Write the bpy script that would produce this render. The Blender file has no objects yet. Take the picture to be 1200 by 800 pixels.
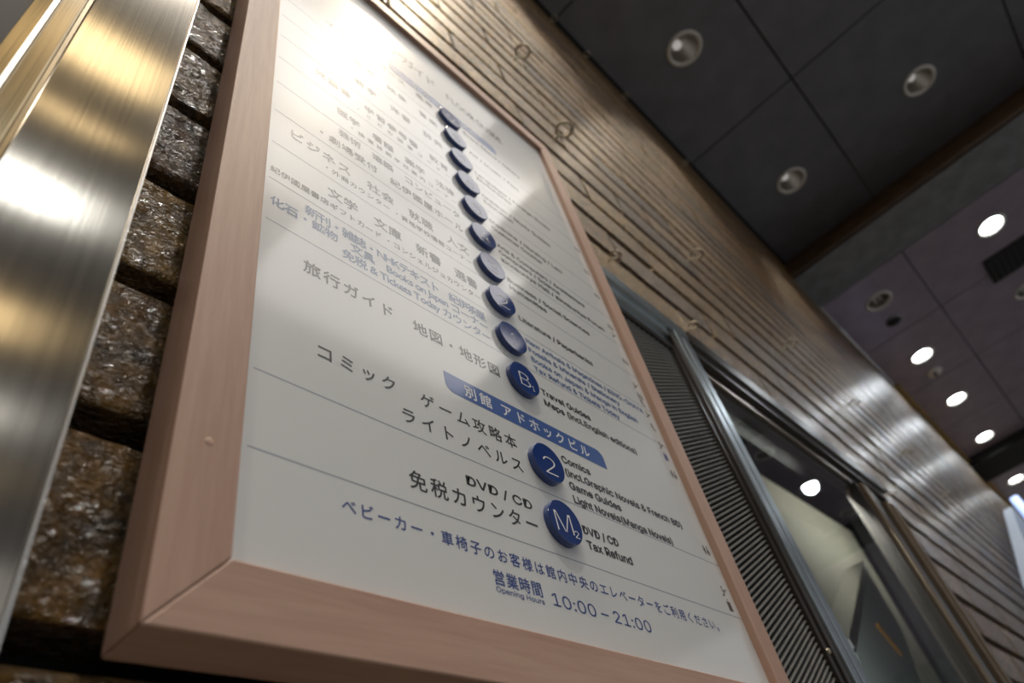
import bpy, bmesh, math, random, os
from mathutils import Matrix, Vector, noise

random.seed(7)
C = bpy.context.scene.collection
# All lengths below are in units of the camera's distance to the sign panel; U turns them into metres.
U = 0.30
OY = 1.17          # wall face
OZ = 1.50          # eye height in metres

def P(x, y, z):
    return Vector((x * U, (y - OY) * U, z * U + OZ))

# ------------------------------------------------------------------ camera
cam = bpy.data.cameras.new('camera')
cam.lens = 24.73
cam.sensor_width = 36
cam.clip_start = 0.01
cam.dof.use_dof = True
cam.dof.focus_distance = 0.60
cam.dof.aperture_fstop = 5.6
co = bpy.data.objects.new('camera', cam)
C.objects.link(co)
R = Matrix(((0.6837540753, -0.4090353568, -0.6042933405),
            (-0.7030252209, -0.5911679864, -0.3953175314),
            (-0.1955400298, 0.6951334323, -0.6917756917)))
co.matrix_world = Matrix.Translation(P(0, 0, 0)) @ R.to_4x4()
bpy.context.scene.camera = co

# ------------------------------------------------------------------ world and exposure
w = bpy.data.worlds.new('world')
bpy.context.scene.world = w
w.use_nodes = True
bg = w.node_tree.nodes['Background']
bg.inputs[0].default_value = (0.95, 0.97, 1.0, 1)
bg.inputs[1].default_value = 0.46
vs = bpy.context.scene.view_settings
vs.view_transform = 'Standard'
vs.look = 'None'
vs.exposure = 0.0
vs.gamma = 1.0
vs.use_curve_mapping = False

# ------------------------------------------------------------------ materials
def new_mat(name):
    m = bpy.data.materials.new(name)
    m.use_nodes = True
    nt = m.node_tree
    return m, nt, nt.nodes['Principled BSDF']

def node(nt, kind, **kw):
    n = nt.nodes.new(kind)
    for k, v in kw.items():
        if k in n.inputs:
            n.inputs[k].default_value = v
        else:
            setattr(n, k, v)
    return n

def mapping(nt, scale, obj=True):
    tc = nt.nodes.new('ShaderNodeTexCoord')
    mp = nt.nodes.new('ShaderNodeMapping')
    mp.inputs['Scale'].default_value = scale
    nt.links.new(tc.outputs['Object'], mp.inputs[0])
    return mp

def ramp(nt, src, stops):
    r = nt.nodes.new('ShaderNodeValToRGB')
    e = r.color_ramp.elements
    while len(e) < len(stops):
        e.new(0.5)
    for i, (p, c) in enumerate(stops):
        e[i].position = p
        e[i].color = (c[0], c[1], c[2], 1)
    nt.links.new(src, r.inputs[0])
    return r

def bump(nt, bsdf, src, strength, dist):
    b = nt.nodes.new('ShaderNodeBump')
    b.inputs['Strength'].default_value = strength
    b.inputs['Distance'].default_value = dist
    nt.links.new(src, b.inputs['Height'])
    nt.links.new(b.outputs[0], bsdf.inputs['Normal'])
    return b

def plain(name, col, rough=0.5, metal=0.0, spec=0.5, noise_scale=0, amount=0.15, bumpd=0.0, coat=0.0, coat_rough=0.1):
    m, nt, b = new_mat(name)
    b.inputs['Coat Weight'].default_value = coat
    b.inputs['Coat Roughness'].default_value = coat_rough
    b.inputs['Roughness'].default_value = rough
    b.inputs['Metallic'].default_value = metal
    b.inputs['Specular IOR Level'].default_value = spec
    if noise_scale:
        mp = mapping(nt, (1, 1, 1))
        n = node(nt, 'ShaderNodeTexNoise', Scale=noise_scale, Detail=4.0)
        nt.links.new(mp.outputs[0], n.inputs['Vector'])
        lo = [c * (1 - amount) for c in col]
        hi = [min(1, c * (1 + amount)) for c in col]
        r = ramp(nt, n.outputs['Fac'], [(0.3, lo), (0.7, hi)])
        nt.links.new(r.outputs[0], b.inputs['Base Color'])
        if bumpd:
            bump(nt, b, n.outputs['Fac'], 0.5, bumpd)
    else:
        b.inputs['Base Color'].default_value = (*col, 1)
    return m

def emissive(name, col, strength, base=(0.8, 0.8, 0.8)):
    m, nt, b = new_mat(name)
    b.inputs['Base Color'].default_value = (*base, 1)
    b.inputs['Emission Color'].default_value = (*col, 1)
    b.inputs['Emission Strength'].default_value = strength
    return m

# glazed split-face brick
def brick_material():
    m, nt, b = new_mat('glazed_brown_brick')
    geo = nt.nodes.new('ShaderNodeNewGeometry')
    oi = nt.nodes.new('ShaderNodeObjectInfo')
    add = node(nt, 'ShaderNodeMath', operation='ADD')
    nt.links.new(geo.outputs['Random Per Island'], add.inputs[0])
    nt.links.new(oi.outputs['Random'], add.inputs[1])
    fr = node(nt, 'ShaderNodeMath', operation='FRACT')
    nt.links.new(add.outputs[0], fr.inputs[0])
    tone = ramp(nt, fr.outputs[0], [(0.0, (0.070, 0.028, 0.012)), (0.15, (0.145, 0.072, 0.011)), (0.55, (0.215, 0.115, 0.013)),
                                    (0.8, (0.160, 0.085, 0.014)), (1.0, (0.27, 0.155, 0.022))])
    tc = nt.nodes.new('ShaderNodeTexCoord')
    # world position so that neighbouring bricks differ
    n1 = node(nt, 'ShaderNodeTexNoise', Scale=60.0, Detail=5.0, Roughness=0.6)
    nt.links.new(geo.outputs['Position'], n1.inputs['Vector'])
    mott = ramp(nt, n1.outputs['Fac'], [(0.30, (0.16, 0.14, 0.12)), (0.5, (0.80, 0.77, 0.75)), (0.72, (1.6, 1.5, 1.3))])
    mul = node(nt, 'ShaderNodeMix', data_type='RGBA', blend_type='MULTIPLY')
    mul.inputs[0].default_value = 1.0
    nt.links.new(tone.outputs[0], mul.inputs[6])
    nt.links.new(mott.outputs[0], mul.inputs[7])
    nt.links.new(mul.outputs[2], b.inputs['Base Color'])
    mp = node(nt, 'ShaderNodeMapping')
    mp.inputs['Scale'].default_value = (0.8, 1.0, 1.3)
    nt.links.new(geo.outputs['Position'], mp.inputs[0])
    n2 = node(nt, 'ShaderNodeTexNoise', Scale=230.0, Detail=4.0, Roughness=0.6, Distortion=0.8)
    nt.links.new(mp.outputs[0], n2.inputs['Vector'])
    n3 = node(nt, 'ShaderNodeTexNoise', Scale=70.0, Detail=3.0, Roughness=0.55)
    nt.links.new(geo.outputs['Position'], n3.inputs['Vector'])
    hs = node(nt, 'ShaderNodeMath', operation='MULTIPLY_ADD')
    hs.inputs[1].default_value = 1.1
    nt.links.new(n3.outputs['Fac'], hs.inputs[0])
    nt.links.new(n2.outputs['Fac'], hs.inputs[2])
    bp = bump(nt, b, hs.outputs[0], 1.0, 0.008)
    nt.links.new(bp.outputs[0], b.inputs['Coat Normal'])
    b.inputs['Roughness'].default_value = 0.30
    b.inputs['Coat Weight'].default_value = 0.45
    b.inputs['Coat Roughness'].default_value = 0.10
    b.inputs['Specular IOR Level'].default_value = 0.5
    return m

def wood_material(name, along, light, dark):
    m, nt, b = new_mat(name)
    sc = [26, 26, 26]
    sc[along] = 1.6
    mp = mapping(nt, sc)
    n = node(nt, 'ShaderNodeTexNoise', Scale=6.0, Detail=6.0, Roughness=0.62, Distortion=0.35)
    nt.links.new(mp.outputs[0], n.inputs['Vector'])
    mp2 = mapping(nt, [s * 0.12 for s in sc])
    n2 = node(nt, 'ShaderNodeTexNoise', Scale=6.0, Detail=2.0)
    nt.links.new(mp2.outputs[0], n2.inputs['Vector'])
    av = node(nt, 'ShaderNodeMix', data_type='FLOAT')
    av.inputs[0].default_value = 0.45
    nt.links.new(n.outputs['Fac'], av.inputs[2])
    nt.links.new(n2.outputs['Fac'], av.inputs[3])
    r = ramp(nt, av.outputs[0], [(0.32, dark), (0.62, light)])
    nt.links.new(r.outputs[0], b.inputs['Base Color'])
    b.inputs['Roughness'].default_value = 0.5
    bump(nt, b, n.outputs['Fac'], 0.25, 0.0006)
    return m

def steel_material(name, col, rough=0.24, aniso=0.85, streak=0.35):
    m, nt, b = new_mat(name)
    mp = mapping(nt, (900, 900, 6))
    n = node(nt, 'ShaderNodeTexNoise', Scale=1.0, Detail=3.0)
    nt.links.new(mp.outputs[0], n.inputs['Vector'])
    r = ramp(nt, n.outputs['Fac'], [(0.3, [c * (1 - streak) for c in col]), (0.7, col)])
    nt.links.new(r.outputs[0], b.inputs['Base Color'])
    b.inputs['Metallic'].default_value = 1.0
    b.inputs['Roughness'].default_value = rough
    b.inputs['Anisotropic'].default_value = aniso
    b.inputs['Anisotropic Rotation'].default_value = 0.25
    tg = nt.nodes.new('ShaderNodeTangent')
    tg.direction_type = 'RADIAL'
    tg.axis = 'Z'
    tr = node(nt, 'ShaderNodeCombineXYZ')
    tr.inputs[2].default_value = 1.0
    nt.links.new(tr.outputs[0], b.inputs['Tangent'])
    return m

M = {}
M['brick'] = brick_material()
M['mortar'] = plain('dark_mortar', (0.012, 0.010, 0.009), 0.9, noise_scale=60)
PINKL, PINKD = (0.50, 0.325, 0.25), (0.38, 0.225, 0.165)
M['wood_z'] = wood_material('pale_pink_wood_upright', 2, PINKL, PINKD)
M['wood_x'] = wood_material('pale_pink_wood_level', 0, PINKL, PINKD)
M['panel'] = plain('white_satin_panel', (0.69, 0.705, 0.71), 0.44, spec=0.5, noise_scale=3, amount=0.015, coat=1.0, coat_rough=0.10)
M['navy'] = plain('navy_acrylic', (0.020, 0.050, 0.200), 0.07, spec=0.65)
M['navy_print'] = plain('navy_print', (0.028, 0.10, 0.36), 0.42, coat=1.0, coat_rough=0.10)
M['blue_ink'] = plain('blue_ink', (0.045, 0.080, 0.27), 0.42, coat=1.0, coat_rough=0.10)
M['row_ink'] = plain('steel_blue_ink', (0.11, 0.18, 0.36), 0.42, coat=1.0, coat_rough=0.10)
M['black_ink'] = plain('charcoal_ink', (0.030, 0.033, 0.036), 0.42, coat=1.0, coat_rough=0.10)
M['line_ink'] = plain('thin_rule_ink', (0.30, 0.33, 0.42), 0.42, coat=1.0, coat_rough=0.10)
M['white_ink'] = plain('white_ink', (0.75, 0.77, 0.80), 0.4)
M['grey_print'] = plain('pale_grey_print', (0.42, 0.40, 0.395), 0.35)
M['steel'] = steel_material('brushed_steel', (0.50, 0.455, 0.385), 0.14, 0.9, 0.22)
M['steel_edge'] = plain('bright_steel_edge', (0.85, 0.84, 0.82), 0.3, 1.0)
M['brass_steel'] = steel_material('warm_brushed_steel', (0.24, 0.19, 0.11), 0.2, 0.6)
M['brass_dark'] = plain('dark_brass_groove', (0.16, 0.11, 0.045), 0.35, 0.8, noise_scale=30)
M['alu'] = plain('blue_grey_aluminium', (0.36, 0.42, 0.46), 0.32, 0.9, noise_scale=30, amount=0.1)
M['alu_dark'] = plain('dark_bronze_aluminium', (0.075, 0.065, 0.060), 0.33, 0.8, noise_scale=30, amount=0.1)
M['alu_brown'] = plain('brown_bronze_aluminium', (0.30, 0.235, 0.17), 0.32, 0.85, noise_scale=30, amount=0.1)
M['slat'] = plain('grey_louvre_slat', (0.17, 0.17, 0.165), 0.5, 0.3, noise_scale=40, amount=0.12)
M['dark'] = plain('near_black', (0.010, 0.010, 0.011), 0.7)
M['ceil'] = plain('dark_satin_ceiling_panel', (0.175, 0.176, 0.196), 0.34, 0.25, noise_scale=5, amount=0.12)
M['ceil2'] = plain('plum_grey_ceiling_panel', (0.33, 0.275, 0.325), 0.35, 0.2, noise_scale=5, amount=0.12)
M['soffit'] = plain('grey_soffit', (0.19, 0.195, 0.20), 0.5, 0.0, noise_scale=8, amount=0.2)
M['brown'] = plain('brown_fascia', (0.085, 0.045, 0.018), 0.5, noise_scale=12, amount=0.3)
M['gold'] = plain('gold_trim', (0.55, 0.38, 0.14), 0.35, 0.8, noise_scale=20, amount=0.1)
M['ring'] = plain('pale_trim_ring', (0.68, 0.65, 0.60), 0.4)
M['reflector'] = plain('satin_reflector', (0.42, 0.395, 0.36), 0.30, 0.7)
M['bulb_dim'] = emissive('shielded_bulb', (1.0, 0.97, 0.92), 0.30)
M['bulb_off'] = plain('unlit_frosted_bulb', (0.6, 0.6, 0.58), 0.25)
M['bulb_on'] = emissive('lit_lamp_lens', (0.90, 0.97, 1.0), 22)
M['field'] = emissive('soft_white_diffuser', (1.0, 0.96, 0.915), 2.15)
M['field_soft'] = emissive('dimmer_white_diffuser', (1.0, 0.94, 0.88), 0.9)
M['tube'] = emissive('white_tube_light', (0.93, 0.97, 1.0), 8)
M['tube_in'] = emissive('added_shop_tube', (0.97, 1.0, 0.95), 150)
M['tube_deep'] = emissive('added_deep_tube', (1.0, 0.97, 0.90), 6.5)
M['tube_warm'] = emissive('warm_tube_light', (1.0, 0.76, 0.42), 4)
M['floor'] = plain('grey_floor_tile', (0.22, 0.215, 0.20), 0.45, noise_scale=4, amount=0.1)
M['chrome'] = plain('tarnished_steel_bolt', (0.42, 0.37, 0.28), 0.3, 0.9, noise_scale=80, amount=0.3)
M['cream'] = plain('cream_interior_board', (0.60, 0.57, 0.47), 0.6, noise_scale=3, amount=0.08)
M['pale'] = plain('pale_grey_green_board', (0.42, 0.47, 0.46), 0.35, noise_scale=3, amount=0.05)
M['orange'] = plain('orange_strip', (0.85, 0.40, 0.02), 0.4)
M['paleblue'] = emissive('pale_blue_lit_panel', (0.55, 0.66, 0.85), 0.22, (0.16, 0.18, 0.22))
M['blue_tube'] = emissive('blue_lit_rod', (0.25, 0.42, 0.95), 1.3)

def glass_material():
    m = bpy.data.materials.new('clear_window_glass')
    m.use_nodes = True
    nt = m.node_tree
    nt.nodes.clear()
    out = nt.nodes.new('ShaderNodeOutputMaterial')
    tr = node(nt, 'ShaderNodeBsdfTransparent')
    tr.inputs[0].default_value = (0.90, 0.93, 0.92, 1)
    gl = node(nt, 'ShaderNodeBsdfGlossy', Roughness=0.015)
    gl.inputs[0].default_value = (0.95, 1.0, 1.0, 1)
    fr = node(nt, 'ShaderNodeFresnel', IOR=1.5)
    mx = nt.nodes.new('ShaderNodeMixShader')
    ge = nt.nodes.new('ShaderNodeNewGeometry')
    inv = node(nt, 'ShaderNodeMath', operation='SUBTRACT')
    inv.inputs[0].default_value = 1.0
    nt.links.new(ge.outputs['Backfacing'], inv.inputs[1])
    mu = node(nt, 'ShaderNodeMath', operation='MULTIPLY')
    nt.links.new(fr.outputs[0], mu.inputs[0])
    nt.links.new(inv.outputs[0], mu.inputs[1])
    nt.links.new(mu.outputs[0], mx.inputs[0])
    nt.links.new(tr.outputs[0], mx.inputs[1])
    nt.links.new(gl.outputs[0], mx.inputs[2])
    nt.links.new(mx.outputs[0], out.inputs[0])
    return m
M['glass'] = glass_material()

# ------------------------------------------------------------------ object helpers
def link(name, me, mat=None, parent=None):
    o = bpy.data.objects.new(name, me)
    C.objects.link(o)
    if mat:
        me.materials.clear()
        me.materials.append(mat)
    if parent is not None:
        o.parent = parent
        o.matrix_parent_inverse = Matrix.Identity(4)
        o.location = o.location - parent_loc(parent)
    return o

def parent_loc(p):
    l = Vector(p.location)
    while p.parent:
        p = p.parent
        l = l + Vector(p.location)
    return l

def empty(name, loc):
    o = bpy.data.objects.new(name, None)
    o.empty_display_size = 0.05
    C.objects.link(o)
    o.location = loc
    return o

def tag(o, label=None, cat=None, group=None, kind=None):
    if label: o['label'] = label
    if cat: o['category'] = cat
    if group: o['group'] = group
    if kind: o['kind'] = kind
    return o

class MB:
    """collects shapes given in scene units; build() links them as one mesh with world-space vertices"""
    def __init__(s):
        s.v, s.f, s.smooth = [], [], []
    def add(s, vs, fs, smooth=False):
        b = len(s.v)
        s.v += [P(*q) for q in vs]
        s.f += [[b + i for i in f] for f in fs]
        s.smooth += [smooth] * len(fs)
    def box(s, x0, x1, y0, y1, z0, z1):
        vs = [(x, y, z) for x in (x0, x1) for y in (y0, y1) for z in (z0, z1)]
        s.add(vs, [(0, 1, 3, 2), (4, 6, 7, 5), (0, 4, 5, 1), (2, 3, 7, 6), (0, 2, 6, 4), (1, 5, 7, 3)])
        return s
    def prism_z(s, pts, z0, z1):
        """closed outline in x,y swept along z"""
        n = len(pts)
        vs = [(x, y, z0) for x, y in pts] + [(x, y, z1) for x, y in pts]
        fs = [(i, (i + 1) % n, n + (i + 1) % n, n + i) for i in range(n)]
        s.add(vs, fs + [tuple(range(n))[::-1], tuple(range(n, 2 * n))])
        return s
    def prism_x(s, pts, x0, x1):
        n = len(pts)
        vs = [(x0, y, z) for y, z in pts] + [(x1, y, z) for y, z in pts]
        fs = [(i, (i + 1) % n, n + (i + 1) % n, n + i) for i in range(n)]
        s.add(vs, fs + [tuple(range(n))[::-1], tuple(range(n, 2 * n))])
        return s
    def rail(s, a, b, prof, mitre_a, mitre_b, axis):
        pass
    def lathe(s, c, prof, n=32, axis='z', smooth=True):
        """prof: (radius, offset along axis)"""
        vs = []
        for r, h in prof:
            for k in range(n):
                t = 2 * math.pi * k / n
                if axis == 'z':
                    vs.append((c[0] + r * math.cos(t), c[1] + r * math.sin(t), c[2] + h))
                elif axis == 'y':
                    vs.append((c[0] + r * math.cos(t), c[1] + h, c[2] + r * math.sin(t)))
                else:
                    vs.append((c[0] + h, c[1] + r * math.cos(t), c[2] + r * math.sin(t)))
        fs = []
        for j in range(len(prof) - 1):
            for k in range(n):
                fs.append((j * n + k, j * n + (k + 1) % n, (j + 1) * n + (k + 1) % n, (j + 1) * n + k))
        s.add(vs, fs, smooth)
        for j in (0, len(prof) - 1):
            if prof[j][0] > 1e-6:
                pass
        return s
    def disc(s, c, r, axis='z', n=32):
        vs = []
        for k in range(n):
            t = 2 * math.pi * k / n
            vs.append((c[0] + r * math.cos(t), c[1] + r * math.sin(t), c[2]) if axis == 'z' else (c[0] + r * math.cos(t), c[1], c[2] + r * math.sin(t)))
        s.add(vs, [tuple(range(n))])
        return s
    def torus(s, c, R_, r, tilt, n=20, m=8):
        vs = []
        rot = Matrix.Rotation(tilt[0], 3, 'Z') @ Matrix.Rotation(tilt[1], 3, 'X')
        for i in range(n):
            a = 2 * math.pi * i / n
            for j in range(m):
                b = 2 * math.pi * j / m
                q = Vector(((R_ + r * math.cos(b)) * math.cos(a), (R_ + r * math.cos(b)) * math.sin(a), r * math.sin(b)))
                q = rot @ q
                vs.append((c[0] + q.x, c[1] + q.y, c[2] + q.z))
        fs = [(i * m + j, ((i + 1) % n) * m + j, ((i + 1) % n) * m + (j + 1) % m, i * m + (j + 1) % m) for i in range(n) for j in range(m)]
        s.add(vs, fs, True)
        return s
    def build(s, name, mat, parent=None, bevel=0.0):
        me = bpy.data.meshes.new(name)
        # centre the vertices on the object's own origin
        cx = sum(s.v, Vector()) / len(s.v)
        me.from_pydata([v - cx for v in s.v], [], s.f)
        me.update()
        bm = bmesh.new()
        bm.from_mesh(me)
        bmesh.ops.recalc_face_normals(bm, faces=bm.faces)
        if bevel:
            bmesh.ops.bevel(bm, geom=list(bm.edges), offset=bevel * U, segments=2, affect='EDGES', profile=0.5)
        bm.to_mesh(me)
        bm.free()
        if not bevel:
            for p, sm in zip(me.polygons, s.smooth):
                p.use_smooth = sm
        o = bpy.data.objects.new(name, me)
        C.objects.link(o)
        me.materials.append(mat)
        o.location = cx
        if parent is not None:
            o.parent = parent
            o.location = cx - parent_loc(parent)
        return o

def box(name, mat, parent, *a, bevel=0.0):
    return MB().box(*a).build(name, mat, parent, bevel)

# ------------------------------------------------------------------ lamps
def spot(loc, aim, power, size_deg, blend, radius, col, name='lamp_light'):
    l = bpy.data.lights.new(name, 'SPOT')
    l.energy = power
    l.spot_size = math.radians(size_deg)
    l.spot_blend = blend
    l.shadow_soft_size = radius * U
    l.color = col
    o = bpy.data.objects.new(name, l)
    C.objects.link(o)
    o.location = P(*loc)
    d = P(*aim) - P(*loc)
    o.rotation_euler = d.to_track_quat('-Z', 'Y').to_euler()
    return o

# ------------------------------------------------------------------ structure: floor, ceilings, beams
FZ = -5.0
CZ1, CZ2 = 13.6, 12.5
tag(box('floor', M['floor'], None, -16, 60, -26, 1.3, FZ - 0.3, FZ), kind='structure')

def slab_with_holes(name, mat, parent, x0, x1, y0, y1, z, holes, thick=0.12):
    g = 0.022
    x0 += g; x1 -= g; y0 += g; y1 -= g
    bm = bmesh.new()
    outer = [bm.verts.new((x, y, 0)) for x, y in ((x0, y0), (x1, y0), (x1, y1), (x0, y1))]
    edges = [bm.edges.new((outer[i], outer[(i + 1) % 4])) for i in range(4)]
    for hx, hy, r in holes:
        ring = [bm.verts.new((hx + r * math.cos(2 * math.pi * k / 28), hy + r * math.sin(2 * math.pi * k / 28), 0)) for k in range(28)]
        edges += [bm.edges.new((ring[i], ring[(i + 1) % 28])) for i in range(28)]
    res = bmesh.ops.triangle_fill(bm, edges=edges, use_beauty=True)
    faces = [f for f in bm.faces]
    ext = bmesh.ops.extrude_face_region(bm, geom=faces)
    for v in [e for e in ext['geom'] if isinstance(e, bmesh.types.BMVert)]:
        v.co.z += thick
    bmesh.ops.recalc_face_normals(bm, faces=bm.faces)
    cx, cy = (x0 + x1) / 2, (y0 + y1) / 2
    for v in bm.verts:
        v.co = Vector(((v.co.x - cx) * U, (v.co.y - cy) * U, v.co.z * U))
    me = bpy.data.meshes.new(name)
    bm.to_mesh(me)
    bm.free()
    me.materials.append(mat)
    o = bpy.data.objects.new(name, me)
    C.objects.link(o)
    if parent is not None:
        o.parent = parent
    o.location = P(cx, cy, z) - (parent_loc(parent) if parent is not None else Vector())
    return o

CAN_R = 0.34
# recessed lamps: (x, y, z, kind); kind 'aim' = deep recessed adjustable spot, 'lit' = bright lens, 'off' = unlit
cans = []
for i in range(-1, 4):
    cans.append((-1.23 + 5.0 * i, -0.33, CZ1, 'aim'))
cans.append((-6.19, -3.75, CZ1, 'aim'))
cans.append((0.40, -2.85, CZ1, 'aim'))
cans.append((13.81, -3.75, CZ1, 'aim'))
cans += [(18.61, -0.10, CZ2, 'off'), (22.42, -0.06, CZ2, 'lit'), (26.15, -0.02, CZ2, 'lit'), (30.0, 0.08, CZ2, 'lit'),
         (35.35, 0.22, CZ2, 'lit'), (18.63, -3.36, CZ2, 'lit'), (22.42, -3.40, CZ2, 'off'), (26.2, -3.45, CZ2, 'lit'), (30.0, -3.45, CZ2, 'off')]

ceil = empty('ceiling', P(6, -3, CZ1)); tag(ceil, kind='structure')
VENT = (19.85, 21.1, -4.4, -2.75)
xs1 = [-8.75, -3.75, 1.25, 6.25, 11.25, 16.2]
ys1 = [1.16, -1.64, -5.82, -10.0, -14.2, -18.4, -22.6]
for a, b in zip(xs1, xs1[1:]):
    for c, d in zip(ys1[1:], ys1):
        slab_with_holes('ceiling_panel', M['ceil'], ceil, a, b, c, d, CZ1, [(x, y, CAN_R) for x, y, z, k in cans if z == CZ1 and a < x < b and c < y < d])
xs2 = [17.3, 20.6, 24.2, 27.8, 31.0]
ys2 = [1.16, -1.3, -5.0, -8.7, -12.4]
for a, b in zip(xs2, xs2[1:]):
    for c, d in zip(ys2[1:], ys2):
        slab_with_holes('ceiling_panel', M['ceil2'], ceil, a, b, c, d, CZ2, [(x, y, CAN_R) for x, y, z, k in cans if z == CZ2 and a < x < b and c < y < d])
for a, b in ((33.2, 37.0), (37.0, 41.0)):
    for c, d in zip(ys2[1:], ys2):
        slab_with_holes('ceiling_panel', M['ceil2'], ceil, a, b, c, d, CZ2, [(x, y, CAN_R) for x, y, z, k in cans if z == CZ2 and a < x < b and c < y < d])
box('ceiling_backing', M['dark'], ceil, -9, 41, -22.7, 1.3, CZ1 + 0.75, CZ1 + 0.85)
# step between the two ceiling levels
m = MB(); m.prism_x([(-14.2, CZ2), (1.16, CZ2), (1.16, CZ2 + .1), (-14.2, CZ2 + .1)], 15.55, 17.28)
tag(m.build('trim_1', M['soffit']), kind='structure')
m = MB(); m.add([(16.22, -14.2, CZ1 + .1), (16.22, 1.16, CZ1 + .1), (15.5, 1.16, CZ2), (15.5, -14.2, CZ2), (16.4, -14.2, CZ1 + .1), (16.4, 1.16, CZ1 + .1), (15.6, 1.16, CZ2), (15.6, -14.2, CZ2)],
                [(0, 1, 2, 3), (4, 7, 6, 5), (0, 4, 5, 1), (3, 2, 6, 7), (0, 3, 7, 4), (1, 5, 6, 2)])
tag(m.build('trim_2', M['brown']), kind='structure')
tag(box('trim_3', M['dark'], None, 31.02, 33.18, -12.4, 1.16, CZ2 - 0.35, CZ2 + .4), kind='structure')
tag(box('trim_4', M['gold'], None, 23.0, 41.0, 1.02, 1.155, CZ2 - 0.16, CZ2 - 0.02, bevel=.01), kind='structure')
tag(box('trim_5', M['dark'], None, -8.75, 16.2, 1.09, 1.155, CZ1 - 0.10, CZ1 - 0.01), kind='structure')

tag(box('added_wall_left', M['soffit'], None, -9.6, -9.2, -26, 1.3, FZ, 16), kind='structure')  # unseen end wall, added to block world light coming from this side
tag(box('added_wall_right', M['soffit'], None, 60, 60.4, -26, 1.3, FZ, 16), kind='structure')  # unseen end wall, added so the sign panel reflects something dark here
tag(box('ceiling_far', M['ceil2'], None, 41, 60, -14.2, 1.3, CZ2 + .5, CZ2 + .6), kind='structure')

# ------------------------------------------------------------------ brick wall
wall = empty('wall_back', P(0, OY, 0)); tag(wall, kind='structure')
PITCH, Z0, LEN = 0.42, 0.54, 1.40
TOPK = 31
OPEN = (2.80, 7.98, 3.47)     # window opening: x0, x1, top
box('wall_core', M['mortar'], wall, -1.2, OPEN[0], 1.27, 1.6, FZ, CZ1 + .1)
box('wall_core', M['mortar'], wall, OPEN[0], OPEN[1], 1.27, 1.6, OPEN[2] + .02, CZ1 + .1)
box('wall_core', M['mortar'], wall, OPEN[1], 42, 1.27, 1.6, FZ, CZ1 + .1)
box('wall_core', M['mortar'], wall, OPEN[0], OPEN[1], 1.27, 1.6, FZ, -2.1)

def brick_mesh(L, H, D, nx, nz, seed, amp, name):
    """rusticated face: front grid pushed in and out, edges drawn back; origin at face centre"""
    vs, fs = [], []
    for j in range(nz + 1):
        for i in range(nx + 1):
            u, v = i / nx, j / nz
            x, z = (u - .5) * L, (v - .5) * H
            q = Vector((x * 11 + seed * 7.3, z * 15, seed))
            d = noise.fractal(q, 0.7, 2.2, 5) * amp
            e = min(u * L, (1 - u) * L, v * H, (1 - v) * H)
            if e < 1e-6:
                d = 0.006 if nx < 20 else 0.007 + noise.noise(q * 2.5) * .004
            vs.append((x, d, z))
    W = nx + 1
    for j in range(nz):
        for i in range(nx):
            a = j * W + i
            fs.append((a, a + 1, a + W + 1, a + W))
    rim = list(range(W)) + [W * (j + 1) + nx for j in range(nz)] + [W * nz + i for i in range(nx - 1, -1, -1)] + [W * j for j in range(nz - 1, 0, -1)]
    b = len(vs)
    n = len(rim)
    for r in rim:
        vs.append(vs[r])
    for r in rim:
        vs.append((vs[r][0], D, vs[r][2]))
    for k in range(n):
        fs.append((b + k, b + n + k, b + n + (k + 1) % n, b + (k + 1) % n))
    return vs, fs

def to_mesh(name, vs, fs, smooth=True):
    me = bpy.data.meshes.new(name)
    me.from_pydata([Vector(v) * U for v in vs], [], fs)
    me.update()
    me.polygons.foreach_set('use_smooth', [False] * len(me.polygons))
    me.materials.append(M['brick'])
    return me

JZ = 0.100
def fine(seed, L):
    vs, fs = brick_mesh(L - 0.05, PITCH - 0.070, 0.12, 96, 34, seed, 0.009, 'f')
    return vs, fs
coarse = [brick_mesh(LEN - 0.035, PITCH - JZ, 0.12, 6, 2, k, 0.005, 'c') for k in range(8)]
coarse_me = [to_mesh('brick', *c) for c in coarse]

def pix(x, y, z):
    c = R.transposed() @ Vector((x, y, z))
    return (600 + 824.4 * c.x / -c.z, 400 - 824.4 * c.y / -c.z) if c.z < 0 else (9e9, 9e9)

slots = []
for k in range(-13, TOPK + 1):
    zc = Z0 + PITCH * (k + .5)
    if zc + PITCH / 2 > CZ1 + 0.1:
        continue
    off = 0.72 + (0.0 if k % 2 == 0 else -0.70)
    i = -2
    while True:
        a = off + LEN * i - 0.0
        b = a + LEN
        i += 1
        if a > 40: break
        if b > 14 and zc > CZ2 + .1 and a > 16.3: continue
        parts = [(a, b)]
        if OPEN[2] > zc + .05 and zc > -2.1:
            parts = []
            if a < OPEN[0]: parts.append((a, min(b, OPEN[0])))
            if b > OPEN[1]: parts.append((max(a, OPEN[1]), b))
        for (p, q) in parts:
            if q - p > 0.12 and q > -0.9:
                slots.append((p, q, zc, k))

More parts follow.
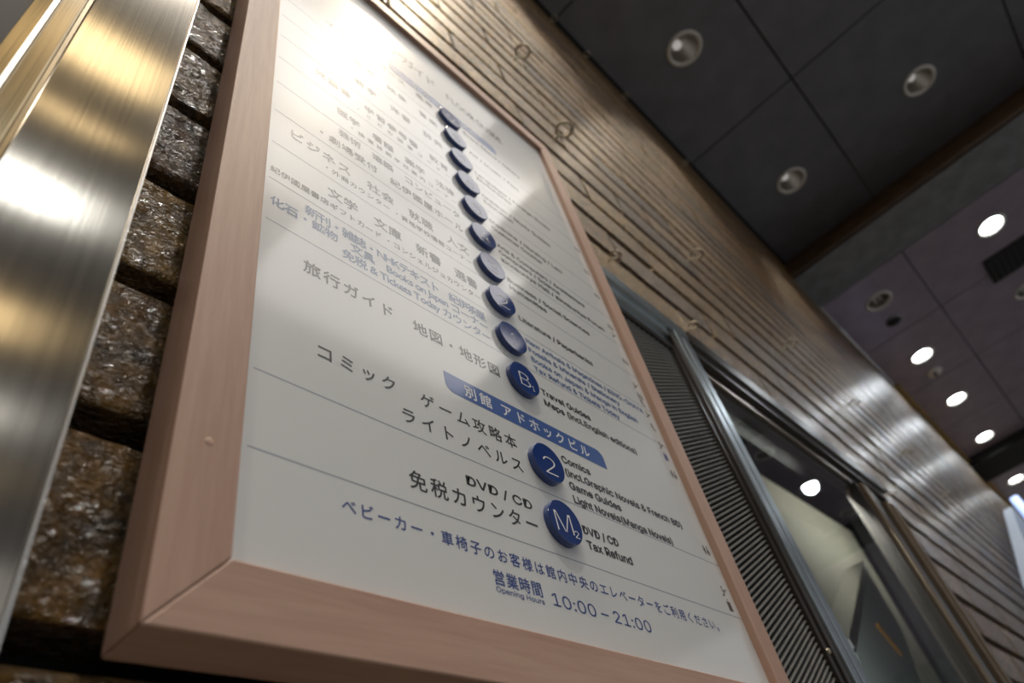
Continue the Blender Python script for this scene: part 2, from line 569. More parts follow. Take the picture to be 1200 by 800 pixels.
rnd = random.Random(3)
def in_view(p, q, zc):
    if q < 0.24 or (p >= 0.35 and q <= 3.0 and 0.2 < zc < 4.6): return False
    for x in (p, (p + q) / 2, q):
        for dz in (-.2, .2):
            u, v = pix(x, OY, zc + dz)
            if -15 < u < 1215 and -15 < v < 815: return True
    return False
vis = [s for s in slots if in_view(*s[:3])]
vis.sort(key=lambda s: ((s[0] + s[1]) / 2) ** 2 + 1.4 + s[2] ** 2)
parts = set(vis[:298])
rest_v, rest_f, rest_s = [], [], []
for idx, s in enumerate(slots):
    p, q, zc, k = s
    prot = rnd.uniform(-0.004, 0.004)
    full = abs((q - p) - LEN) < 1e-6
    near = s in parts and p < 0.6 and q > 0.2 and zc < 5
    if near:
        vs, fs = fine(k + 40, q - p)
        me = to_mesh('brick', vs, fs)
        me.polygons.foreach_set('use_smooth', [True] * len(me.polygons))
        o = bpy.data.objects.new('brick', me); C.objects.link(o); o.parent = wall
        o.location = P((p + q) / 2, OY - 0.02, zc) - Vector(wall.location)
    elif s in parts:
        if full:
            me = coarse_me[rnd.randrange(8)]
        else:
            me = to_mesh('brick', *brick_mesh(q - p - 0.035, PITCH - JZ, 0.12, 4, 2, k, 0.005, 'c'))
        o = bpy.data.objects.new('brick', me); C.objects.link(o); o.parent = wall
        o.location = P((p + q) / 2, OY + prot - .015, zc) - Vector(wall.location)
        o.rotation_euler = (rnd.uniform(-.004, .004), 0, 0)
    else:
        vs, fs = coarse[rnd.randrange(8)] if full else brick_mesh(q - p - 0.035, PITCH - JZ, 0.12, 4, 2, k, 0.005, 'c')
        b = len(rest_v)
        c = P((p + q) / 2, OY + prot - .015, zc) - Vector(wall.location)
        rest_v += [c + Vector(v) * U for v in vs]
        rest_f += [[b + i for i in f] for f in fs]
me = bpy.data.meshes.new('brick_courses')
me.from_pydata(rest_v, [], rest_f); me.update(); me.materials.append(M['brick'])
o = bpy.data.objects.new('brick_courses', me); C.objects.link(o); o.parent = wall; o['kind'] = 'stuff'

# ------------------------------------------------------------------ the framed guide board
board = empty('floor_guide_board', P(1.49, 1.09, 0.50))
tag(board, 'white floor guide board in a pale pinkish wooden frame hung on brick wall', 'sign')
BX0, BX1, BZ0, BZ1 = 0.520, 2.478, 0.630, 4.170     # visible panel
OX0, OX1, OZ0, OZ1 = 0.394, 2.585, 0.500, 4.290     # outer frame
YF, YB = 0.972, 1.092
box('sign_panel', M['panel'], board, BX0 - .02, BX1 + .02, 1.0, 1.03, BZ0 - .02, BZ1 + .02)
box('backing_board', M['dark'], board, OX0 + .08, OX1 - .08, 1.031, 1.088, OZ0 + .08, OZ1 - .08)

def frame_rail(outer, inner, mat):
    """outer/inner: the two mitred corner pairs ((x,z),(x,z))"""
    (ax, az), (bx, bz) = outer
    (cx, cz), (dx, dz) = inner
    m = MB()
    vs = [(ax, YF, az), (bx, YF, bz), (dx, YF, dz), (cx, YF, cz), (ax, YB, az), (bx, YB, bz), (dx, YB, dz), (cx, YB, cz)]
    m.add(vs, [(0, 1, 2, 3), (4, 7, 6, 5), (0, 4, 5, 1), (1, 5, 6, 2), (2, 6, 7, 3), (3, 7, 4, 0)])
    return m.build('frame_rail', mat, board, bevel=0.0035)
e = 0.0012
frame_rail(((OX0, OZ0 + e), (OX0, OZ1 - e)), ((BX0, BZ0 + e), (BX0, BZ1 - e)), M['wood_z'])
frame_rail(((OX1, OZ0 + e), (OX1, OZ1 - e)), ((BX1, BZ0 + e), (BX1, BZ1 - e)), M['wood_z'])
frame_rail(((OX0, OZ0), (OX1, OZ0)), ((BX0, BZ0), (BX1, BZ0)), M['wood_x'])
frame_rail(((OX0, OZ1), (OX1, OZ1)), ((BX0, BZ1), (BX1, BZ1)), M['wood_x'])
m = MB().lathe((0.458, YF - .0001, 0.842), [(0.0001, -.0002), (0.0085, -.0002), (0.0095, .0002), (0.0095, .004)], n=20, axis='y')
m.build('screw_plug', M['wood_x'], board)
for x in (0.75, 2.2):
    for z in (0.85, 3.9):
        box('spacer_block', M['dark'], board, x - .05, x + .05, 1.085, 1.16, z - .1, z + .1)

# lettering ---------------------------------------------------------
def load_inter():
    try:
        d = bpy.utils.system_resource('DATAFILES', path='fonts')
        p = os.path.join(d, 'Inter.woff2')
        if os.path.exists(p):
            return bpy.data.fonts.load(p)
    except Exception:
        pass
    return None
INTER = load_inter()
dg = None

def text_mesh(s, latin, space=1.0, offset=0.0):
    cu = bpy.data.curves.new('lettering', 'FONT')
    cu.body = s
    cu.resolution_u = 4
    cu.space_character = space
    cu.offset = offset
    if latin and INTER: cu.font = INTER
    ob = bpy.data.objects.new('lettering', cu)
    C.objects.link(ob)
    d = bpy.context.evaluated_depsgraph_get()
    me = bpy.data.meshes.new_from_object(ob.evaluated_get(d))
    bpy.data.objects.remove(ob)
    bpy.data.curves.remove(cu)
    xs = [v.co.x for v in me.vertices]; ys = [v.co.y for v in me.vertices]
    return me, min(xs), max(xs), min(ys), max(ys)

def lettering(s, x0, x1, z, h, mat, parent=None, y=0.9996, bold=0.0, track=False, cap=None, name='lettering', latin=None, offset=0.0):
    """x0..x1: printed extent; z: bottom of the line; h: height of a full glyph (kanji) or of a capital"""
    if latin is None: latin = not track
    ref = 0.88 if track else 0.727
    k = h / ref
    if track:
        me, a, b, lo, hi = text_mesh(s, latin)
        want = (x1 - x0) / k
        n = max(1, len(s) - 1)
        sp = 1 + (want - (b - a)) / (b - a) * 1.0
        for _ in range(3):
            bpy.data.meshes.remove(me)
            me, a, b, lo, hi = text_mesh(s, latin, max(.5, sp))
            sp += (want - (b - a)) / (b - a) * sp
        base = 0.08 * k
        zz = z + base
    else:
        me, a, b, lo, hi = text_mesh(s, latin, 1.0, offset)
        zz = z
    kx = (x1 - x0) / (b - a)
    vs, fs = [], []
    shifts = [(0, 0)] + ([(bold, 0), (bold * .5, bold * .5), (bold * .5, -bold * .5)] if bold else [])
    for si, (dx, dz) in enumerate(shifts):
        base_i = len(vs)
        for v in me.vertices:
            vs.append((x0 + (v.co.x - a) * kx + dx, y - si * 0.00002, zz + v.co.y * k + dz))
        for p in me.polygons:
            fs.append([base_i + i for i in p.vertices])
    bpy.data.meshes.remove(me)
    m = MB()
    m.add(vs, fs)
    me2 = bpy.data.meshes.new(name)
    cx = sum(m.v, Vector()) / len(m.v)
    me2.from_pydata([v - cx for v in m.v], [], m.f); me2.update()
    me2.materials.append(mat)
    o = bpy.data.objects.new(name, me2); C.objects.link(o)
    par = parent if parent is not None else board
    o.parent = par
    o.location = cx - parent_loc(par)
    return o

K, B_, RB = M['black_ink'], M['blue_ink'], M['row_ink']
def JP(s, x0, x1, z, h, mat=K, bold=0.0016): return lettering(s, x0, x1, z, h, mat, bold=bold, track=True)
def EN(s, x0, x1, z, mat=K, h=0.038, bold=0.0042): return lettering(s, x0, x1, z, h, mat, bold=bold)
# building rows, lowest first
JP('ベビーカー・車椅子のお客様は館内中央のエレベーターをご利用ください。', 0.759, 2.262, 0.806, 0.034, B_, 0.0013)
JP('営業時間', 1.183, 1.352, 0.742, 0.037, B_)
EN('Opening Hours', 1.184, 1.353, 0.724, B_, 0.0185, 0.0008)
EN('10:00 – 21:00', 1.388, 1.822, 0.730, B_, 0.048, 0.0008)
EN('DVD / CD', 1.148, 1.398, 1.006, K, 0.040, 0.0026)
JP('免税カウンター', 0.952, 1.402, 0.930, 0.050)
EN('DVD / CD', 1.620, 1.795, 0.996)
EN('Tax Refund', 1.620, 1.842, 0.946)
JP('コミック　ゲーム攻略本', 0.705, 1.400, 1.212, 0.047)
JP('ライトノベルス', 0.954, 1.400, 1.128, 0.047)
EN('Comics', 1.620, 1.766, 1.253)
EN('(incl.Graphic Novels & French BD)', 1.620, 2.297, 1.202)
EN('Game Guides', 1.620, 1.889, 1.152)
EN('Light Novels(Manga Novels)', 1.620, 2.170, 1.101)
JP('旅行ガイド　地図・地形図', 0.661, 1.402, 1.506, 0.050)
EN('Travel Guides', 1.620, 1.896, 1.543)
EN('Maps (incl.English editions)', 1.620, 2.165, 1.492)
JP('新刊・雑誌・NHKテキスト　紀伊茶屋', 0.664, 1.402, 1.773, 0.045, RB)
JP('化石・鉱物　文具　Books on Japan コーナー', 0.553, 1.402, 1.722, 0.042, RB)
JP('免税 & Tickets Today カウンター', 0.790, 1.402, 1.668, 0.042, RB)
EN('New Arrivals & Magazines / KINO-CHAYA', 1.620, 2.385, 1.800, RB, 0.035)
EN('Fossils & Minerals / Stationery', 1.620, 2.186, 1.752, RB, 0.035)
EN('Books on Japan & Manga in English', 1.620, 2.290, 1.704, RB, 0.035)
EN('Tax Refund & Tickets Today', 1.620, 2.136, 1.656, RB, 0.035)
JP('文学　文庫　新書　選書', 0.745, 1.402, 1.945, 0.052)
JP('・紀伊國屋書店ギフトカード ・コンシェルジュカウンター', 0.525, 1.402, 1.885, 0.030, K, 0.0008)
EN('Literature / Paperbacks', 1.620, 2.080, 1.925)
JP('ビジネス　社会　就職　人文', 0.610, 1.402, 2.150, 0.052)
JP('・外商カウンター ・資格学校情報コーナー', 0.741, 1.402, 2.092, 0.030, K, 0.0008)
EN('Business / Social Sciences', 1.620, 2.160, 2.160)
EN('Humanities', 1.620, 1.845, 2.110)
JP('芸術　建築　コンピュータ', 0.800, 1.402, 2.395, 0.046)
JP('・劇場受付　紀伊國屋ホール', 0.720, 1.402, 2.300, 0.046)
EN('Arts & Computers / Architecture', 1.620, 2.225, 2.395)
EN('Computers / Science', 1.620, 2.020, 2.345)
EN('Kinokuniya Hall / Kinokuniya Forum', 1.620, 2.335, 2.292)
JP('医学　看護　薬学　法律', 0.800, 1.402, 2.560, 0.048)
JP('・検査技師学校案内コーナー', 0.860, 1.402, 2.505, 0.028, K, 0.0008)
EN('Medicine / Nursing / Law', 1.620, 2.130, 2.580)
EN('Customer Counter', 1.620, 1.960, 2.525)
JP('児童書　学習参考書　教育', 0.700, 1.402, 2.765, 0.048)
JP('・こども図書コーナー', 0.900, 1.402, 2.710, 0.028, K, 0.0008)
EN('Children / Study Guides', 1.620, 2.110, 2.785)
EN('Education', 1.620, 1.815, 2.735)
JP('語学　洋書　辞典', 0.900, 1.402, 2.970, 0.048)
EN('Languages / Foreign Books', 1.620, 2.180, 2.985)
EN('Dictionaries', 1.620, 1.860, 2.935)
JP('芸術　映像　音楽', 0.900, 1.402, 3.175, 0.048)
EN('Art / Music / Film', 1.620, 1.990, 3.185)
JP('イベントスペース　画廊', 0.760, 1.402, 3.375, 0.048)
EN('Event Space / Gallery', 1.620, 2.060, 3.385)
EN('FLOOR GUIDE', 1.560, 2.000, 3.70, K, 0.10, 0.004)
JP('フロアガイド', 1.000, 1.480, 3.70, 0.10)

for z in (0.887, 1.093, 1.645, 1.848, 2.054, 2.260, 2.466, 2.671, 2.877, 3.082, 3.288):
    o = MB().box(0.545, BX1, 0.9997, 1.0, z - .0014, z + .0014).build('divider_line', M['line_ink'], board)

# heading bars: two opposite corners rounded
def heading(z0, z1, x0, x1, s, tx0, tx1):
    h = z1 - z0; r = h * .45
    pts = [(x0, z1)]
    for k in range(7):
        t = math.pi + math.pi / 2 * k / 6
        pts.append((x0 + r + r * math.cos(t), z0 + r + r * math.sin(t)))
    pts.append((x1, z0))
    for k in range(7):
        t = math.pi / 2 * k / 6
        pts.append((x1 - r + r * math.cos(t), z1 - r + r * math.sin(t)))
    m = MB(); n = len(pts)
    m.add([(x, 0.9994, z) for x, z in pts] + [(x, 1.0, z) for x, z in pts],
          [tuple(range(n))] + [(i, (i + 1) % n, n + (i + 1) % n, n + i) for i in range(n)])
    b = m.build('heading_bar', M['navy_print'], board)
    lettering(s, tx0, tx1, z0 + h * .17, h * .62, M['white_ink'], parent=b, y=0.9991, bold=0.0018, track=True)
heading(1.322, 1.397, 1.135, 1.892, '別館 アドホックビル', 1.210, 1.803)
heading(3.455, 3.535, 1.135, 1.892, '本館 新宿本店', 1.270, 1.740)
# raised discs
DT = 0.022
def disc(cx, cz, s, sub=None, inv=False):
    r = 0.0705
    face = 1.0 - DT
    m = MB().lathe((cx, 1.0, cz), [(r, 0), (r, -DT + .0025), (r - .0008, -DT + .0008), (r - .0025, -DT), (0.0001, -DT)], n=56, axis='y')
    d = m.build('floor_disc', M['navy'], board)
    d.data.polygons.foreach_set('use_smooth', [False] * len(d.data.polygons))
    if sub:
        lettering(s, cx - .048 if s == 'M' else cx - .030, cx + .024 if s == 'M' else cx + .020, cz - .040, 0.098 if s == 'M' else 0.090, M['white_ink'], parent=d, y=face - .0006, offset=-0.014, name='numeral')
        lettering(sub, cx + .026, cx + .046 if sub == '2' else cx + .036, cz - .044, 0.034, M['white_ink'], parent=d, y=face - .0006, offset=-0.003, name='numeral')
    else:
        wd = 0.022 if s == '1' else 0.056
        lettering(s, cx - wd / 2, cx + wd / 2, cz - .047, 0.096, M['white_ink'], parent=d, y=face - .0006, offset=-0.014, name='numeral')
    return d
DX = 1.512
disc(DX, 0.990, 'M', '2')
disc(DX, 1.196, '2')
disc(DX, 1.543, 'B', '1')
for n, z in enumerate((1.745, 1.950, 2.155, 2.361, 2.567, 2.773, 2.979, 3.185, 3.391)):
    disc(DX, z, str(n + 1))

# pictograms down the panel's far edge
def person_icon(x, z, s, skirt):
    m = MB()
    m.disc((x, 0.9996, z + s * .85), s * .13, 'y', 14)
    if skirt:
        m.add([(x - s * .10, .9996, z + s * .68), (x + s * .10, .9996, z + s * .68), (x + s * .28, .9996, z + s * .25), (x - s * .28, .9996, z + s * .25)], [(0, 1, 2, 3)])
    else:
        m.add([(x - s * .22, .9996, z + s * .68), (x + s * .22, .9996, z + s * .68), (x + s * .14, .9996, z + s * .25), (x - s * .14, .9996, z + s * .25)], [(0, 1, 2, 3)])
    for q in (-.08, .08):
        m.add([(x + s * (q - .05), .9996, z), (x + s * (q + .05), .9996, z), (x + s * (q + .05), .9996, z + s * .26), (x + s * (q - .05), .9996, z + s * .26)], [(0, 1, 2, 3)])
    return m
def pictogram(kind, z, mat=K):
    x = 2.425
    if kind == 'toilet':
        m = person_icon(x - .011, z, .04, False); n = person_icon(x + .013, z, .04, True)
        b = len(m.v); m.v += n.v; m.f += [[b + i for i in f] for f in n.f]; m.smooth += n.smooth
    elif kind == 'escalator':
        m = MB()
        m.add([(x - .02, .9996, z), (x - .008, .9996, z), (x + .012, .9996, z + .024), (x + .022, .9996, z + .024), (x + .022, .9996, z + .03), (x + .009, .9996, z + .03), (x - .011, .9996, z + .006), (x - .02, .9996, z + .006)], [tuple(range(8))])
        m.disc((x - .006, .9996, z + .036), .005, 'y', 12)
        m.add([(x - .010, .9996, z + .012), (x - .002, .9996, z + .020), (x - .002, .9996, z + .030), (x - .010, .9996, z + .030)], [(0, 1, 2, 3)])
    elif kind == 'phone':
        m = MB()
        m.add([(x - .014, .9996, z + .036), (x - .004, .9996, z + .04), (x - .006, .9996, z + .022), (x + .004, .9996, z + .008), (x + .016, .9996, z + .008), (x + .010, .9996, z), (x - .002, .9996, z + .002), (x - .014, .9996, z + .020)], [(0, 1, 2, 3), (3, 4, 5, 6), (3, 6, 7, 0)])
    else:
        m = MB()
        m.box(x - .013, x + .013, .9995, 1.0, z, z + .036)
        m.add([(x - .006, .9996, z + .040), (x + .006, .9996, z + .040), (x, .9996, z + .048)], [(0, 1, 2)])
    m.build('pictogram', mat, board)
for kind, z, mm in (('lift', 0.905, K), ('escalator', 0.960, K), ('toilet', 1.125, K), ('toilet', 1.470, K), ('lift', 1.560, B_), ('escalator', 1.62, K),
                    ('phone', 1.720, K), ('escalator', 1.790, K), ('phone', 1.86, K), ('toilet', 1.900, K), ('escalator', 1.965, K), ('toilet', 2.12, K),
                    ('escalator', 2.30, K), ('toilet', 2.36, K), ('toilet', 2.60, K), ('toilet', 2.80, K), ('toilet', 3.0, K)):
    pictogram(kind, z, mm)

# ------------------------------------------------------------------ brushed steel jamb beside the board
jamb = empty('steel_jamb', P(0.12, 1.11, FZ))
tag(jamb, 'tall brushed steel jamb plate standing beside the framed board', 'door jamb')
J = 0.88 / 1.05           # the plate's face stands proud of the board
JY = 0.88
box('face_plate', M['steel'], jamb, 0.0, 0.251 * J, JY, 1.165, FZ, CZ1 - .3, bevel=0.003)
box('plate_edge_highlight', M['steel_edge'], jamb, 0.2508 * J, 0.2545 * J, JY - .003, 1.165, FZ, CZ1 - .3)  # bevel highlight put into the colour: paler steel than the plate
box('groove', M['brass_dark'], jamb, -0.012 * J, 0.001, JY + .012, 1.165, FZ, CZ1 - .3)
box('inner_strip', M['brass_steel'], jamb, -0.062 * J, -0.010 * J, JY + .002, 1.165, FZ, CZ1 - .3, bevel=0.006)
m = MB().prism_z([(-0.072 * J, JY - .005), (-0.062 * J, JY - .005), (-0.062 * J, 1.165), (-0.072 * J, 1.165)], FZ, CZ1 - .3)
m.build('corner_bead', M['steel_edge'], jamb)
m = MB().prism_z([(-0.072 * J, JY), (-0.072 * J, 1.165), (-0.088, 1.165), (-0.088, JY + .004)], FZ, CZ1 - .3)
m.build('return_plate', M['brass_steel'], jamb)
box('dark_beyond', M['dark'], jamb, -1.3, -0.089, .93, 1.165, FZ, CZ1 - .3)  # near-black block standing in for the dark opening beyond the jamb

# ------------------------------------------------------------------ louvre and shop window
LX0, LX1, LZ1 = 2.82, 3.71, 3.12
win0 = empty('window_1', P(3.4, 1.17, -2)); tag(win0, kind='structure')
WB = -2.05
# stepped head frame over the louvre
m = MB().prism_x([(1.13, 3.46), (1.13, 3.36), (1.16, 3.345), (1.16, 3.27), (1.19, 3.26), (1.19, 3.17), (1.30, 3.16), (1.30, 3.46)], OPEN[0], 4.05)
m.build('window_frame', M['alu'], win0)
box('window_frame', M['alu_dark'], win0, OPEN[0], LX1 + .02, 1.17, 1.30, LZ1 - .01, LZ1 + .045)
box('window_frame', M['alu_dark'], win0, LX1, LX1 + .06, 1.165, 1.30, WB, LZ1 + .03)
box('louvre_backing', M['dark'], win0, OPEN[0], LX1, 1.26, 1.29, WB, LZ1)
# reeded infill: slanting slats, parallel, each cut off at the edges of the opening
GRAD, VP_ = 0.5, 0.0282
def slat_bar(zs):
    xa, xb = OPEN[0], LX1 + .005
    if zs < WB: xa = OPEN[0] + (WB - zs) / GRAD
    if zs + GRAD * (xb - OPEN[0]) > LZ1 + .03: xb = OPEN[0] + (LZ1 + .03 - zs) / GRAD
    if xb - xa < .02: return None
    m = MB()
    prof = [(1.196, -.0080), (1.184, -.0035), (1.184, .0035), (1.196, .0080), (1.215, .0080), (1.215, -.0080)]
    vs = [(x, y, zs + GRAD * (x - OPEN[0]) + dz) for x in (xa, xb) for y, dz in prof]
    n = len(prof)
    m.add(vs, [(i, (i + 1) % n, n + (i + 1) % n, n + i) for i in range(n)] + [tuple(range(n))[::-1], tuple(range(n, 2 * n))])
    return m
full_slat = None
zs = LZ1
while zs > WB - GRAD * (LX1 - OPEN[0]) + .03:
    whole = zs >= WB and zs + GRAD * (LX1 + .005 - OPEN[0]) <= LZ1 + .03
    if whole and full_slat is not None:
        o = full_slat.copy(); C.objects.link(o); o.parent = win0
        o.location = full_slat.location + Vector((0, 0, (zs - zref) * U))
    else:
        m = slat_bar(zs)
        if m is not None:
            o = m.build('louvre_slat', M['slat'], win0)
            if whole: full_slat, zref = o, zs
    zs -= VP_

win1 = empty('window_2', P(5.5, 1.17, -2)); tag(win1, kind='structure')
# mullion with ridges between louvre and glass
def ridged(x0, widths, zt, mats, par):
    x = x0
    for wdt, y, mt in widths:
        box('window_frame', M[mt], par, x, x + wdt, y, 1.30, WB, zt, bevel=0.006)
        x += wdt + 0.002
ridged(LX1 + .062, [(.06, 1.15, 'alu_dark'), (.085, 1.135, 'alu'), (.035, 1.17, 'alu_dark'), (.10, 1.14, 'alu')], 3.42, None, win1)
GX0, GX1 = 4.07, 6.93
m = MB().prism_x([(1.12, 3.46), (1.12, 3.33), (1.15, 3.31), (1.15, 3.24), (1.20, 3.23), (1.20, 3.10), (1.22, 3.09), (1.22, 3.05), (1.30, 3.05), (1.30, 3.46)], 4.06, OPEN[1])
m.build('window_frame', M['alu_dark'], win1)
box('window_frame', M['alu_brown'], win1, GX0, GX1, 1.185, 1.20, 3.12, 3.155)
ridged(GX1, [(.10, 1.16, 'alu_dark'), (.16, 1.125, 'alu_brown'), (.05, 1.17, 'alu_dark'), (.10, 1.14, 'alu')], 3.12, None, win1)
box('window_frame', M['dark'], win1, 7.36, 7.72, 1.19, 1.30, WB, 3.06)
ridged(7.72, [(.12, 1.14, 'alu_brown'), (.12, 1.12, 'alu_brown')], 3.14, None, win1)
box('window_frame', M['alu_dark'], win1, OPEN[0], OPEN[1], 1.12, 1.30, WB - .1, WB)
box('window_pane', M['glass'], win1, GX0, GX1, 1.212, 1.22, WB, 3.09)
m = MB().lathe((LX1 + .03, 1.163, 1.02), [(0.0001, -.012), (.012, -.010), (.016, 0)], n=16, axis='y')
m.build('frame_screw', M['chrome'], win1)

# what stands inside the window
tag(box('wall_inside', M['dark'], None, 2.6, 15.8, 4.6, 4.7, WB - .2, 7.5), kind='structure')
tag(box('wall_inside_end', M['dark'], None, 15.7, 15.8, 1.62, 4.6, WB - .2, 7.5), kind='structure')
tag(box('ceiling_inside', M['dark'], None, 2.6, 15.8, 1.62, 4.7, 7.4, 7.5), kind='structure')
p = box('display_board', M['cream'], None, 9.4, 14.5, 3.0, 3.1, WB, 5.7, bevel=.01)
tag(p, 'large cream display board standing behind the shop window glass', 'board')
F = 2.3 / 1.55
case = empty('reflection_shape', P(6.0 * F, 2.3, WB))  # solid shape standing in for a soft reflection in the glass
tag(case, 'pale angular solid standing in for a reflection in the shop window glass, with an orange strip', 'reflection shape')
def slab_y(pts, y0, y1, name, mat):
    m = MB(); n = len(pts)
    m.add([(x * F, y0, z * F) for x, z in pts] + [(x * F, y1, z * F) for x, z in pts],
          [tuple(range(n)), tuple(range(n, 2 * n))[::-1]] + [(i, (i + 1) % n, n + (i + 1) % n, n + i) for i in range(n)])
    return m.build(name, mat, case)
slab_y([(5.54, 1.43), (7.24, 2.48), (7.20, 1.85), (6.70, 1.25), (6.70, -1.38), (5.2, -1.38), (5.2, .9)], 2.3, 2.6, 'body', M['pale'])
slab_y([(5.52, 1.45), (7.24, 2.50), (7.26, 2.56), (5.50, 1.52)], 2.28, 2.62, 'upper_edge', M['steel_edge'])
slab_y([(6.47, 1.80), (6.69, 1.60), (6.67, 1.56), (6.45, 1.76)], 2.275, 2.3, 'strip', M['orange'])
lamp = empty('added_lamp', P(6, 1.39, 3.45)); tag(lamp, 'unseen lamp added to light the things inside the shop window', 'lamp')  # added light source, kept out of sight behind the head frame
box('housing', M['alu_dark'], lamp, 4.6, 7.2, 1.31, 1.47, 3.44, 3.47)
box('tube', M['tube_in'], lamp, 5.0, 6.8, 1.34, 1.44, 3.40, 3.44)
lamp = empty('added_lamp', P(12, 1.8, 5.0)); tag(lamp, 'unseen lamp added behind the brick wall to brighten the cream board', 'lamp')  # second added source, out of sight, brightens the cream board
box('housing', M['alu_dark'], lamp, 10.6, 14.4, 1.68, 1.75, 2.0, 5.4)
box('tube', M['tube_deep'], lamp, 10.8, 14.2, 1.76, 1.80, 4.9, 5.3)

# ------------------------------------------------------------------ eye bolts
def eyebolt(x, z, label, size=1.0, dark=False):
    e_ = empty('eye_bolt', P(x, 1.16, z))
    tag(e_, label, 'eye bolt', 'eye bolts set in the brick wall')
    m = MB().lathe((x, 1.155, z), [(0.0001, -.075 * size), (0.015 * size, -.07 * size), (0.015 * size, 0.03)], n=10, axis='y')
    m.build('shank', M['chrome'], e_)
    m = MB().torus((x, 1.155 - .12 * size, z), 0.066 * size, 0.013 * size, (math.radians(25), math.radians(8)))
    m.build('ring', M['chrome'], e_)
    return e_
rows = [(3.30, 5.50, 'dark eye bolt just beyond the top corner of the framed board', 1.1),
        (3.25, 7.10, 'dark eye bolt on the brick wall high above the framed board', 1.1),
        (5.55, 5.50, 'shiny eye bolt on the brick wall above the louvre panel', 1.0),
        (7.75, 5.42, 'shiny eye bolt on the brick wall above the middle of the shop window', 1.0),
        (9.70, 5.35, 'eye bolt on the brick wall below the first pale light streak', 1.0),
        (11.8, 5.30, 'eye bolt on the brick wall below the second pale light streak', 1.0),
        (13.0, 4.90, 'farthest eye bolt of the low row on the brick wall', 1.0),
        (3.25, 3.72, 'small bolt at the frame edge above the louvre panel', .55),
        (4.18, 3.56, 'dark bolt over the post between louvre panel and window', .6),
        (8.15, 3.35, 'bolt at the top corner where the shop window frame ends', .6),
        (5.95, 13.0, 'small eye bolt near the ceiling, one closest above the board', .8),
        (6.90, 12.9, 'small eye bolt near the ceiling beside the closest one', .8),
        (8.05, 12.7, 'small eye bolt near the ceiling below the round wall spotlight', .8),
        (9.80, 12.0, 'small eye bolt near the ceiling, farthest of the upper row', .8)]
for r_ in rows:
    eyebolt(*r_)

# ------------------------------------------------------------------ ceiling lamps
def downlight(x, y, z, kind, label, group):
    e_ = empty('downlight', P(x, y, z))
    tag(e_, label, 'ceiling light', group)
    r = CAN_R
    MB().lathe((x, y, z), [(r - .045, .02), (r - .04, -.012), (r - .015, -.03), (r + .035, -.024), (r + .05, -.004), (r + .045, 0)], n=40).build('trim_ring', M['ring'], e_)
    if kind == 'lit':
        MB().lathe((x, y, z), [(r - .045, .02), (r - .06, .10)], n=40).build('reflector', M['reflector'], e_)
        MB().lathe((x, y, z), [(r - .06, .10), (0.15, .085), (0.0001, .08)], n=40).build('lens', M['bulb_on'], e_)
    elif kind == 'aim':
        MB().lathe((x, y, z), [(r - .045, .02), (r - .06, .15), (r - .12, .34), (r - .2, .44), (0.0001, .46)], n=40).build('reflector', M['reflector'], e_)
        MB().lathe((x - .04, y + .06, z), [(0.0001, .16), (.07, .17), (.10, .21), (.085, .32), (.05, .44)], n=24).build('bulb', M['bulb_dim'], e_)
    else:
        MB().lathe((x, y, z), [(r - .045, .02), (r - .06, .15), (r - .14, .32), (0.0001, .36)], n=40).build('reflector', M['reflector'], e_)
        for q in (-.08, .08):
            box('lamp_tube', M['bulb_off'], e_, x - .2, x + .2, y + q - .035, y + q + .035, z + .10, z + .17, bevel=.015)
    return e_
lab = {
 (8.77, 'A'): 'round spotlight recessed in dark ceiling, one nearest the brick wall and board',
 (13.77, 'A'): 'round spotlight recessed in dark ceiling just before the brown fascia',
 (13.81, 'B'): 'round spotlight recessed in dark ceiling farthest out from the brick wall',
}
for i, (x, y, z, k) in enumerate(cans):
    if z == CZ1:
        row = 'A' if y > -1 else 'B'
        L = lab.get((round(x, 2), row))
        if L is None:
            L = 'recessed spotlight ' + {-6.23: 'over the steel jamb side, farthest back', -1.23: 'in the ceiling just behind the steel jamb', 3.77: 'shining straight down on the framed board', -6.19: 'of the outer row, farthest back', .4: 'of the outer row, opposite the gap between jamb and board'}[round(x, 2)]
        downlight(x, y, z, k, L, 'recessed wall spotlights')
    else:
        L = {18.61: 'unlit round downlight with ribbed inside beside the small dark sensor',
             22.42: 'lit round downlight beside the small round smoke detector',
             26.15: 'lit round downlight in the wall row, between two other lit ones',
             30.0: 'lit round downlight in the wall row just before the black beam',
             35.35: 'lit round downlight beyond the black ceiling beam',
             18.63: 'bright downlight far from the wall beside the black vent'}.get(round(x, 2), '')
        if y < -3 and x > 20:
            L = 'outer row downlight ' + {22.42: 'unlit, next after the black vent', 26.2: 'lit, mirrored in the shop window glass', 30.0: 'unlit, just before the black beam'}[round(x, 2)]
        downlight(x, y, z, k, L, 'downlights of the far ceiling')

# lamp output
for x, y, z, k in cans:
    if k == 'aim':
        spot((x, y, z + .05), (x, y + .35, 0), 150 if x < 5 else 60, 74, 0.6, 0.12 if y < -1 else 0.30, (1.0, 0.82, 0.60) if y > -1 else (1.0, 0.95, 0.88))
    elif k == 'lit':
        spot((x, y, z - .04), (x, y, 0), 30, 150, 0.6, 0.28, (0.90, 0.96, 1.0))

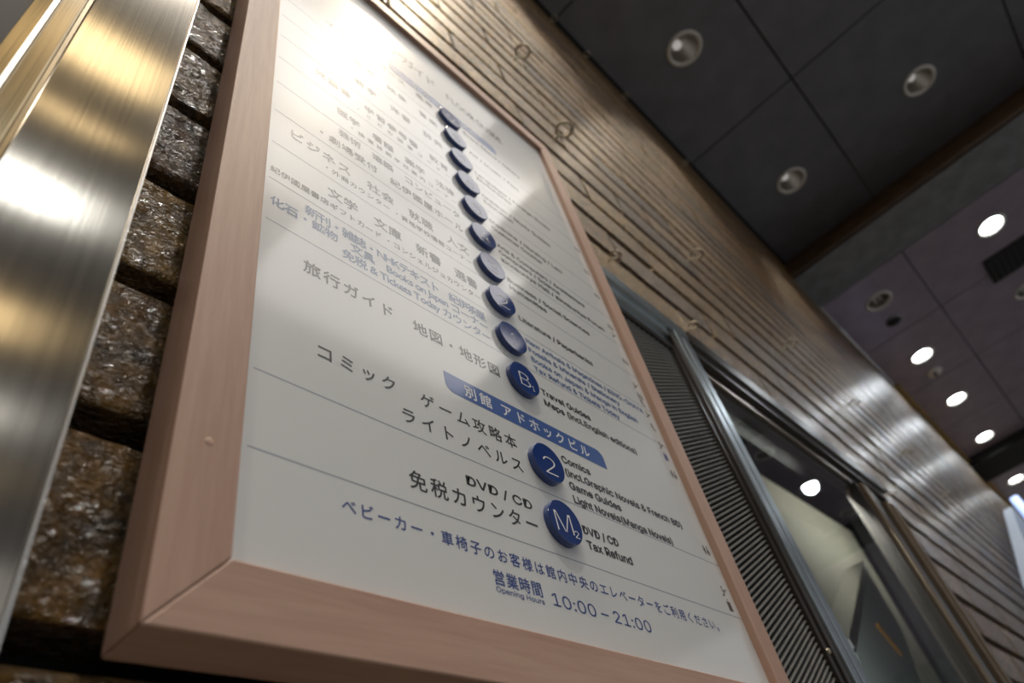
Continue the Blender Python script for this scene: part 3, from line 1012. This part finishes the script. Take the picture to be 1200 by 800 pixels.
# long fittings over the passage behind the viewer
for y, wdt, mt, lb in ((-5.2, .75, 'tube_warm', 'warm'), (-6.7, .14, 'tube_warm', 'very thin amber'), (-8.6, .8, 'tube', 'white'), (-12.3, 1.1, 'tube_warm', 'amber'), (-15.6, .9, 'tube', 'cool white'), (-18.2, .5, 'tube_warm', 'thin amber')):
    e_ = empty('ceiling_strip_light', P(-2.2, y, CZ1))
    tag(e_, 'long ' + lb + ' strip light on the ceiling over the passage', 'ceiling light')
    box('housing', M['ring'], e_, -6, 1.6, y - wdt / 2 - .08, y + wdt / 2 + .08, CZ1 - .08, CZ1 - .005)
    box('diffuser', M[mt], e_, -5.9, 1.5, y - wdt / 2, y + wdt / 2, CZ1 - .16, CZ1 - .085, bevel=.02)

for x0, x1, y0, y1, lb in ((1.6, 6.85, -1.90, -0.80, 'right beside the row of wall spotlights'), (1.6, 8.75, -3.90, -1.95, 'nearest the brick wall'), (2.4, 10.6, -5.60, -3.95, 'between the two others'), (5.0, 12.2, -8.3, -5.65, 'farthest out from the brick wall')):
    e_ = empty('luminous_ceiling_panel', P((x0 + x1) / 2, (y0 + y1) / 2, CZ1))
    tag(e_, 'large flat luminous panel on the dark ceiling, ' + lb, 'ceiling light')
    box('frame', M['ring'], e_, x0, x1, y0, y1, CZ1 - .05, CZ1 - .005)
    box('diffuser', M['field_soft' if y1 > -1 else 'field'], e_, x0 + .06, x1 - .06, y0 + .06, y1 - .06, CZ1 - .10, CZ1 - .055)

# ceiling fittings
s_ = empty('ceiling_sensor', P(19.85, -.08, CZ2)); tag(s_, 'small dark round ceiling sensor beside the unlit downlight', 'sensor')
MB().lathe((19.85, -.08, CZ2), [(.23, 0), (.23, -.03), (.20, -.05)], n=28).build('base', M['ceil'], s_)
MB().lathe((19.85, -.08, CZ2), [(.20, -.05), (.13, -.10), (.0001, -.12)], n=28).build('dome', M['dark'], s_)
s_ = empty('smoke_detector', P(23.72, -.02, CZ2)); tag(s_, 'small pale round smoke detector with two dark slots on the ceiling', 'smoke detector')
MB().lathe((23.72, -.02, CZ2), [(.25, 0), (.25, -.04), (.21, -.07), (.0001, -.075)], n=28).build('base', M['ring'], s_)
for q in (-.09, .09):
    MB().lathe((23.72 + q, -.02, CZ2 - .075), [(.065, 0), (.065, -.012), (.0001, -.014)], n=16).build('slot', M['dark'], s_)
v_ = empty('ceiling_vent', P(20.5, -3.6, CZ2)); tag(v_, 'black rectangular air vent in the far ceiling', 'vent')
box('frame', M['dark'], v_, VENT[0], VENT[1], VENT[2], VENT[3], CZ2 - .05, CZ2 + .02, bevel=.008)
for k in range(9):
    yy = VENT[2] + .12 + k * .175
    box('slat', M['alu_dark'], v_, VENT[0] + .08, VENT[1] - .08, yy, yy + .05, CZ2 - .07, CZ2 - .052)

# ------------------------------------------------------------------ far end: pale lit sign and rod
s_ = empty('canopy_panel', P(20, .9, 3)); tag(s_, 'pale bluish glowing canopy panel at the far end of the brick wall', 'canopy')
m = MB()
pts = [(24.0, 7.9), (13.0, 3.2), (13.0, 2.4), (25.2, 2.4), (25.2, 8.2)]
n = len(pts)
m.add([(x, .95, z) for x, z in pts] + [(x, .72, z) for x, z in pts], [tuple(range(n)), tuple(range(n, 2 * n))[::-1]] + [(i, (i + 1) % n, n + (i + 1) % n, n + i) for i in range(n)])
m.build('body', M['paleblue'], s_)
box("wall_arm", M["alu"], s_, 24.8, 25.0, .94, 1.155, 6.8, 7.0)
r_ = MB()
r_.lathe((26.0, 0.55, 8.75 - 3.0), [(.0001, 0), (.13, .02), (.13, 3.0), (.0001, 3.02)], n=16, axis='z')
o = r_.build('light_rod', M['blue_tube'])
tag(o, 'slim blue glowing upright rod above the pale canopy panel', 'light')
